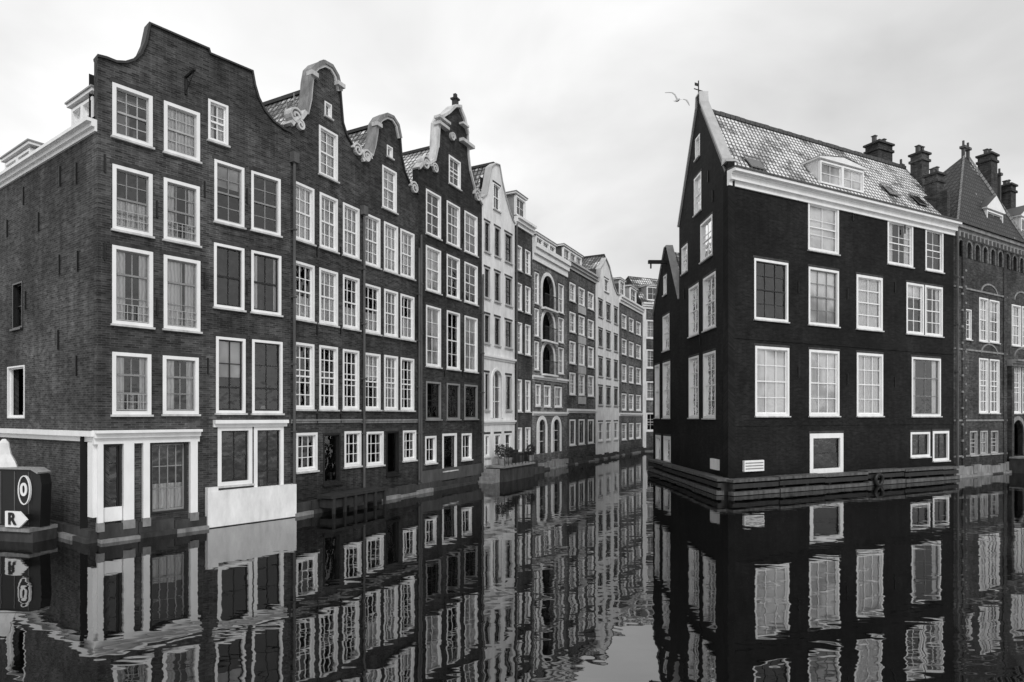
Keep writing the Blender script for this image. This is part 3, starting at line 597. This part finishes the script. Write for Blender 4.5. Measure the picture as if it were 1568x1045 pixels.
def skylight(s0,s1,n0,n1):
    z=lambda n: zt+.1+slope*(-n)
    c=[(s0,n0),(s1,n0),(s1,n1),(s0,n1)]
    b.poly('skylight_glass','window_glass',[f.pt(x,n,z(n)+.12) for x,n in c]); 
    b.poly('skylight_frame','interior',[f.pt(x,n,z(n)+.09) for x,n in c])
    for (x0,x1,m0,m1) in ((s0-.08,s1+.08,n0+.08,n0),(s0-.08,s1+.08,n1,n1-.08),(s0-.08,s0,n0,n1),(s1,s1+.08,n0,n1)):
        b.poly('skylight_frame','lead',[f.pt(x0,m0,z(m0)+.14),f.pt(x1,m0,z(m0)+.14),f.pt(x1,m1,z(m1)+.14),f.pt(x0,m1,z(m1)+.14)])
skylight(2.0,3.0,-.5,-.95); skylight(13.2,14.1,-1.0,-1.5); skylight(15.6,16.4,-.8,-1.3)
f.chimney(17.3,18.7,-5.2,-4.3,14,21.0,'brick_q',3); f.chimney(18.75,19.5,-3.2,-2.5,14,19.9,'brick_q',2); f.chimney(18.0,18.7,-1.9,-1.2,14,18.0,'brick_q',2)
f.box('party_wall','brick_q',17.2,17.49,14,16.6,-4,-.2)
b.finish()
bpy.ops.mesh.primitive_torus_add(major_radius=.27,minor_radius=.09,location=f.pt(f.s_at(1325),.72,.3))
o=bpy.context.object; o.name='tyre_fender'; o.rotation_euler=(math.pi/2,0,math.atan2(f.u.y,f.u.x)); o.data.materials.append(MATS['iron'])

# ============================================================ R2
b=Bld('small_gable_house'); s=Fac(b,R0,RF,flip=True)
s.rows(1024,553,640,[(1015,1026),(1003,1010)],'Bd',nx=2,ny=4,cw=.12); s.rows(1024,480,535,[(1015,1025)],'d',nx=2,ny=3,cw=.1)
s.rows(1020,420,450,[(1016,1021)],'d',nx=1,ny=2,rail=0)
s.rows(1027,668,712,[(1016,1027),(1004,1012)],'dd',nx=1,ny=2,rail=0,cw=.2)
s0,s1=7.42,13.2; ap=10.1
gt=[(s1,10.2),(ap+.25,13.9),(ap-.25,13.9),(s0,10.2)]
s.wall('brick_r',[(s0,-.5),(s1,-.5)]+gt); s.strip('coping','zinc',gt[::-1],.08,-.34,.08)
def pv(a,z,k): p=Vector(s.pt(a,0,z))+U*k; return p
for a_ in (s0,s1): b.poly('roof','tiles_light',[pv(a_,10.1,.2),pv(a_,10.1,10),pv(ap,13.7,10),pv(ap,13.7,.2)],uvq(10,4.5))
b.poly('walls','brick_r',[pv(s1,-.5,0.01),pv(s1,-.5,10),pv(s1,10.1,10),pv(s1,10.1,.01)]); b.poly('walls','brick_r',[pv(s0,-.5,10),pv(s1,-.5,10),pv(s1,10.1,10),pv(ap,13.7,10),pv(s0,10.1,10)])
s.box('hoist_beam','timber',ap-.1,ap+.1,12.9,13.1,0,1.1); s.box('hoist_beam','iron',ap-.04,ap+.04,12.6,12.9,.9,.98)
b.finish()

# ============================================================ Q
b=Bld('ornate_brick_mansion'); Q1=(48.,48.6); f=Fac(b,R1,Q1)
cols=[(1499,1513),(1515,1530),(1549,1563),(1565,1580)]
for y0,y1,ny in ((455,522,4),(548,632,5)): f.rows(1499,y0,y1,cols+[(1600,1616),(1622,1640)],'B?',nx=3,ny=ny,cw=.08,mt=.045)
f.rows(1499,477,522,[(1477,1487)],'d',nx=2,ny=3,cw=.05)
f.rows(1485,660,697,[(1485,1496),(1501,1512),(1517,1528)],'d?',nx=2,ny=3,cw=.06,sash='grey_paint',cas='grey_paint')
zt=f.z_at(1462,345)
k=.5
while k<f.len-1:
    f.arch(k,k+.55,zt-1.7,zt-.75,frame='brick_f',w=.1,glass=False,deep=.12); k+=1.0
a0=f.s_at(1549); f.arch(a0,a0+1.7,1.0,3.3,frame='stone',w=.25,glass=False,deep=.9)
f.cornice('stone',a0-.7,a0+2.6,6.7,7.1,((0,.3),(.4,.45),(.7,.6)))
for k in (a0-.6,a0+2.3): f.box('portal','brick_q',k,k+.3,.6,6.69,0,.25)
f.wall('brick_q',[(0,-.5),(f.len,-.5),(f.len,zt),(0,zt)])
f.cornice('stone',0.01,f.len,zt-.3,zt+.12,((0,.06),(.5,.2)))
# corbel table
k=.3
while k<f.len-.3: f.box('corbels','stone',k,k+.16,zt-.62,zt-.31,0,.16); k+=.5
for y in (440,535,645,700): z=f.z_at(1465,y); f.box('string_course','stone',.01,a0-.71,z,z+.1,0,.05); f.box('string_course','stone',a0+2.61,f.len,z,z+.1,0,.05)
for a in (f.s_at(1475),f.s_at(1539)-.1,f.s_at(1590)): f.box('pilasters','brick_q',a-.2,a+.2,.4,zt-.64,0,.06)
for a in (f.s_at(1475),f.s_at(1590)):
    for k in range(12): z=1.1+k*.95; f.box('quoins','stone',a-.28,a-.1,z,z+.12,.0,.075); f.box('quoins','stone',a+.1,a+.28,z+.45,z+.57,.0,.075)
# relieving arches over the paired windows
for c_ in (f.s_at(1514.5),f.s_at(1564)):
    for zc_ in (f.z_at(1499,450),f.z_at(1499,543)):
        pth=[(c_-1.0*math.cos(t*math.pi/10),zc_+.1+.55*math.sin(t*math.pi/10)) for t in range(11)]; f.strip('relieving_arches','stone',pth,.1,-.02,.04)
plinth(f,0,f.len,.7,'stone'); f.sides('brick_q',zt,10)
f.pipe('downpipe','pipe_paint',.15,.6,zt-.3,.06,.14)
f.box('landing_quay','dark_stone',a0-.8,f.len,-.5,.9,.19,1.5); f.box('landing_quay','stone',a0-.85,f.len,.9,.99,.19,1.55)
b.finish_q=None
q=f.pt; w1=8.8; zr=20.2; r0,r1=5.1,5.7; rn=-1.7
zb=zt+.12; D=6.0
b.poly('tower_roof','tiles_dark',[q(-.3,.3,zb),q(w1,.3,zb),q(r1,rn,zr),q(r0,rn,zr)],[(0,0),(w1,0),(w1*.6,7),(w1*.4,7)])
b.poly('tower_roof','tiles_dark',[q(-.3,-D,zb),q(-.3,.3,zb),q(r0,rn,zr)],[(0,0),(D,0),(D*.5,7)])
b.poly('tower_roof','tiles_dark',[q(w1,-D,zb),q(w1,.3,zb),q(r1,rn,zr)],[(0,0),(D,0),(D*.5,7)])
b.poly('tower_roof','tiles_dark',[q(w1,-D,zb),q(-.3,-D,zb),q(r0,rn,zr),q(r1,rn,zr)],[(0,0),(w1,0),(w1*.6,7),(w1*.4,7)])
for A_,B_ in ((q(-.3,.3,zb),q(r0,rn,zr)),(q(w1,.3,zb),q(r1,rn,zr))):
    A_=Vector(A_); B_=Vector(B_)
    for k in range(26):
        p0=A_.lerp(B_,k/26); p1=A_.lerp(B_,(k+.85)/26); w_=Vector((f.u.x,f.u.y,0))*.1; up=Vector((0,0,.1)); fn=f.n*.1
        b.poly('hip_tiles','stone',[p0-w_+fn*.2,p1-w_+fn*.2,p1+up+fn,p0+up+fn]); b.poly('hip_tiles','stone',[p0+w_+fn*.2,p1+w_+fn*.2,p1+up+fn,p0+up+fn])
for r_ in (r0,r1):
    f.box('finials','lead',r_-.08,r_+.08,zr-.1,zr+.5,rn-.08,rn+.08); f.box('finials','lead',r_-.16,r_+.16,zr+.5,zr+.65,rn-.16,rn+.16); f.box('finials','lead',r_-.05,r_+.05,zr+.65,zr+1.0,rn-.05,rn+.05)
f.eave_roof('tiles_dark',zb,zr-1.2,10,w1-2,f.len,wm='brick_q')
f.dormer(f.s_at(1507)+.5,f.s_at(1532)+.6,zb+.3,zb+1.6,-2.4,-.2,nx=2,side='white_plaster',peak=.9,rf='lead')
f.dormer(f.s_at(1560)+.5,f.s_at(1585)+.5,zb+.3,zb+1.9,-2.6,-.2,nx=2,side='white_plaster',peak=.9,rf='lead')
f.chimney(9.2,10.1,-2.6,-1.8,16,21.3,'brick_q',2); f.chimney(11.6,12.4,-2.4,-1.6,16,19.6,'brick_q',2)
for (a_,n_,zt_) in ((1.4,-3.6,19.4),(10.9,-2,20.2)): 
    f.box('finials','lead',a_-.08,a_+.08,16,zt_,n_-.08,n_+.08); f.box('finials','lead',a_-.16,a_+.16,zt_,zt_+.16,n_-.16,n_+.16); f.box('finials','lead',a_-.05,a_+.05,zt_+.16,zt_+.5,n_-.05,n_+.05)
b.finish()
# ------------------------------------------------ person standing on the landing quay
def person(loc,rot):
    e=bpy.data.objects.new('standing_person',None); sc.collection.objects.link(e)
    V=[((0,0,.93),.15),((0,.0,1.12),.135),((0,.01,1.32),.17),((0,.0,1.47),.07),((0,-.01,1.54),.055),
       ((.17,0,1.42),.075),((.23,.02,1.14),.052),((.2,-.12,.95),.038),((-.17,0,1.42),.075),((-.24,.03,1.14),.052),((-.2,-.08,.93),.038),
       ((.09,0,.86),.1),((.11,-.03,.48),.065),((.12,.02,.09),.045),((.13,-.12,.04),.04),((-.09,0,.86),.1),((-.1,-.01,.48),.065),((-.12,.05,.09),.045),((-.13,-.09,.04),.04)]
    E=[(0,1),(1,2),(2,3),(3,4),(2,5),(5,6),(6,7),(2,8),(8,9),(9,10),(0,11),(11,12),(12,13),(13,14),(0,15),(15,16),(16,17),(17,18)]
    def skin(name,V,E,mat,sub=2):
        me=bpy.data.meshes.new(name); me.from_pydata([v for v,_ in V],E,[]); o=bpy.data.objects.new(name,me); sc.collection.objects.link(o); o.parent=e
        m_=o.modifiers.new('skin','SKIN')
        for i,(_,r) in enumerate(V): me.skin_vertices[0].data[i].radius=(r,r*.8); me.skin_vertices[0].data[i].use_root=(i==0)
        o.modifiers.new('sub','SUBSURF').levels=sub; o.modifiers['sub'].render_levels=sub; me.materials.append(MATS[mat]); return o
    skin('body',V,E,'dark_coat')
    skin('head',[((0,-.0,1.56),.05),((0,-.02,1.63),.085),((0,-.015,1.71),.09),((0,-.0,1.76),.05)],[(0,1),(1,2),(2,3)],'skin')
    skin('hair',[((0,.03,1.62),.06),((0,.035,1.71),.088),((0,.01,1.78),.06)],[(0,1),(1,2)],'dark_coat')
    skin('nose',[((0,-.09,1.66),.014),((0,-.115,1.645),.012)],[(0,1)],'skin',1)
    for sg in (-1,1):
        w=Vector((.2*sg,-.12 if sg>0 else -.08,.94)); skin('palm',[(tuple(w),.03),(tuple(w+Vector((0,-.02,-.08))),.034)],[(0,1)],'skin',1)
        for k in range(4):
            p=w+Vector(((k-1.5)*.018,-.025,-.09)); skin('finger',[(tuple(p),.009),(tuple(p+Vector((0,-.012,-.035))),.008),(tuple(p+Vector((0,.0,-.06-.005*(k%3)))),.007)],[(0,1),(1,2)],'skin',1)
        p=w+Vector((-.03*sg,-.02,-.03)); skin('thumb',[(tuple(p),.011),(tuple(p+Vector((-.012*sg,-.02,-.045))),.008)],[(0,1)],'skin',1)
    e.location=loc; e.rotation_euler=(0,0,rot)
person(f.pt(f.s_at(1556),.75,.99),-.5)

# ============================================================ lock pier with signs at lower left
PA=(-17.9,18.3); PB=(-13.15,17.2)
b=Bld('lock_pier'); f=Fac(b,PA,PB)
f.box('base','dark_stone',0,f.len-.1,-.5,.3,-.5,.2); f.box('base','stone',0,f.len-.12,.3,.4,-.55,.28)
f.box('panel','iron',0,f.len-.35,.4,2.0,-.3,0)
sh=[(f.len-.36,.4),(f.len-.1,.4),(f.len-.04,1.6),(f.len-.1,1.87),(f.len-.36,2.0)]
f.wall('iron',sh,th=.3,part='panel'); f.strip('rim','zinc',[(0,2.01),(f.len-.36,2.01),(f.len-.12,1.9)],.05,-.33,.06)
for k in range(8): a=f.len-.5-k*.5; f.box('rivet_bands','pipe_paint',a,a+.03,.45,1.95,0,.012)
b.finish()
b=Bld('tarpaulin_cover'); K=14; c=f.s_at(-2); prev=None
def ringp(r,z,tw): return [f.pt(c+r*(1+.12*math.sin(3*t+tw))*math.cos(2*math.pi*t/K),-.15+r*.6*(1+.15*math.cos(5*t))*math.sin(2*math.pi*t/K),z) for t in range(K)]
for r_,z_ in ((.42,2.06),(.36,2.2),(.22,2.42),(.17,2.62),(.15,2.75),(.05,2.86)):
    cur=ringp(r_,z_,r_*4)
    if prev:
        for i in range(K): b.poly('cloth','tarpaulin',[prev[i],prev[(i+1)%K],cur[(i+1)%K],cur[i]])
    prev=cur
b.poly('cloth','tarpaulin',prev); b.finish()
def text(parent,t,loc,size,mat):
    cu=bpy.data.curves.new('letter','FONT'); cu.body=t; cu.size=size; cu.extrude=.01; cu.offset=.012; cu.align_x='CENTER'; cu.align_y='CENTER'; cu.materials.append(MATS[mat])
    o=bpy.data.objects.new('letter',cu); sc.collection.objects.link(o); o.location=loc; o.rotation_euler=(math.pi/2,0,math.atan2(f.u.y,f.u.x)); o.parent=parent
b=Bld('mooring_sign'); a,z=f.p(42,793); z=max(z,.66)
f3=Fac(b,PA,PB); arrow=[(a-.36,z-.22),(a+.14,z-.22),(a+.4,z),(a+.14,z+.22),(a-.36,z+.22)]
f3.P0=f3.P0+f3.n*.34; f3.wall('white_paint',arrow,th=.05,part='plate'); f3.box('bracket','iron',a-.1,a+.1,z-.1,z+.1,-.34,-.05); e=b.finish()
text(e,'R',f.pt(a-.1,.36,z),.46,'iron')
b=Bld('depth_gauge_sign'); a,z=f.p(40,750); f4=Fac(b,PA,PB); f4.P0=f4.P0+f4.n*.05
ell=[(a+.2*math.cos(t*math.pi/12),z+.4*math.sin(t*math.pi/12)) for t in range(25)]
f4.strip('ring','white_paint',ell,.014,-.04,.02,inn=.014); f4.wall('iron',[(x*.98+a*.02,y*.98+z*.02) for x,y in ell[:-1]],th=.04,part='plate'); e=b.finish()
text(e,'0',f4.pt(a,.02,z),.5,'white_paint')

# ============================================================ gull
def gull():
    me=bpy.data.meshes.new('gull'); bm=bmesh.new()
    prof=[(-.26,.005,0),(-.2,.03,0),(-.1,.055,.0),(0,.065,0),(.1,.055,.01),(.16,.038,.02),(.2,.036,.03),(.24,.02,.025),(.28,.004,.015)]
    rings=[]
    for x,r,z in prof: rings.append([bm.verts.new((x,r*math.cos(t*math.pi/5),z+r*.9*math.sin(t*math.pi/5))) for t in range(10)])
    for i in range(len(rings)-1):
        for k in range(10): bm.faces.new((rings[i][k],rings[i][(k+1)%10],rings[i+1][(k+1)%10],rings[i+1][k]))
    bm.faces.new([bm.verts.new(p) for p in ((-.2,-.03,0),(-.2,.03,0),(-.36,.07,0),(-.38,0,0),(-.36,-.07,0))])
    for sg in (-1,1):
        pts=[((.1,.04,.03),(-.06,.04,.03)),((.13,.22,.13),(-.03,.2,.13)),((.1,.36,.16),(-.05,.34,.16)),((.0,.5,.12),(-.08,.46,.12)),((-.1,.62,.06),(-.12,.6,.06))]
        for up in (0,.012):
            vs=[[bm.verts.new((x,y*sg,z+up)) for x,y,z in pr] for pr in pts]
            for i in range(4): bm.faces.new((vs[i][0],vs[i][1],vs[i+1][1],vs[i+1][0]))
    bm.to_mesh(me); bm.free(); me.materials.append(MATS['feather'])
    for p in me.polygons: p.use_smooth=True
    o=bpy.data.objects.new('flying_gull',me); sc.collection.objects.link(o); return o
o=gull(); o.location=(7.0,26,16.9); o.rotation_euler=(.7,-.5,.9)

# ============================================================ water & ground
def sheet(name,pts,z,mat):
    me=bpy.data.meshes.new(name); me.from_pydata([(x,y,z) for x,y in pts],[],[tuple(range(len(pts)))]); me.uv_layers.new(name='UVMap'); me.materials.append(MATS[mat])
    o=bpy.data.objects.new(name,me); sc.collection.objects.link(o); return o
sheet('canal_water',[(-900,-900),(900,-900),(900,900),(-900,900)],0,'canal_water')
sheet('ground',[(-24.3,26.3),(-11.9,17.9),(-8.1,21.9),(12.6,62.2),(24,67),(900,300),(900,900),(-900,900),(-900,26)],.35,'cobble_ground')
sheet('quay_ground',[(12,29.5),(25.3,36),(47.8,49.2),(900,500),(900,560),(24,60),(10.5,40.5),(10.5,31)],.32,'cobble_ground')

# ============================================================ sky, sun, camera
wd=bpy.data.worlds.new('World'); sc.world=wd; wd.use_nodes=True; nt=wd.node_tree; N=nt.nodes; L=nt.links; N.clear()
out=N.new('ShaderNodeOutputWorld'); bg=N.new('ShaderNodeBackground'); bg.inputs[1].default_value=.1
sky=N.new('ShaderNodeTexSky'); sky.sky_type='NISHITA'; sky.sun_disc=False; sky.sun_elevation=math.radians(42); sky.sun_rotation=math.radians(165)
bw=N.new('ShaderNodeRGBToBW'); L.new(sky.outputs[0],bw.inputs[0])
tc=N.new('ShaderNodeTexCoord'); mp=N.new('ShaderNodeMapping'); mp.inputs['Scale'].default_value=(1,1,2.0); mp.inputs['Location'].default_value=(.3,.2,.1); L.new(tc.outputs['Generated'],mp.inputs[0])
nz=N.new('ShaderNodeTexNoise'); nz.inputs['Scale'].default_value=2.1; nz.inputs['Detail'].default_value=6; nz.inputs['Roughness'].default_value=.48; nz.inputs['Distortion'].default_value=.3; L.new(mp.outputs[0],nz.inputs['Vector'])
mr=N.new('ShaderNodeMapRange'); mr.inputs[1].default_value=.33; mr.inputs[2].default_value=.64; mr.inputs[3].default_value=7.7; mr.inputs[4].default_value=11.2; L.new(nz.outputs[0],mr.inputs[0])
sx=N.new('ShaderNodeSeparateXYZ'); L.new(tc.outputs['Generated'],sx.inputs[0])
hx=N.new('ShaderNodeMapRange'); hx.inputs[1].default_value=-.5; hx.inputs[2].default_value=.7; hx.inputs[3].default_value=1.06; hx.inputs[4].default_value=.86; L.new(sx.outputs[0],hx.inputs[0])
mu=N.new('ShaderNodeMath'); mu.operation='MULTIPLY'; L.new(mr.outputs[0],mu.inputs[0]); L.new(hx.outputs[0],mu.inputs[1])
mx=N.new('ShaderNodeMixRGB'); mx.inputs[0].default_value=.93; L.new(bw.outputs[0],mx.inputs[1]); L.new(mu.outputs[0],mx.inputs[2]); L.new(mx.outputs[0],bg.inputs[0]); L.new(bg.outputs[0],out.inputs[0])
sl=bpy.data.lights.new('sun','SUN'); sl.energy=1.5; sl.angle=math.radians(16); sl.color=(1,1,1); so=bpy.data.objects.new('sun',sl); sc.collection.objects.link(so)
dirv=Vector((.26,-.72,.66)); so.rotation_euler=dirv.to_track_quat('Z','Y').to_euler()
cam=bpy.data.cameras.new('camera'); cam.sensor_width=36; cam.lens=FP/1568*36; cam.shift_y=116/1568; cam.clip_end=3000; co=bpy.data.objects.new('camera',cam); sc.collection.objects.link(co)
co.location=(0,0,EH); co.rotation_euler=(math.pi/2,0,0); sc.camera=co
sc.view_settings.view_transform='Standard'; sc.view_settings.look='None'
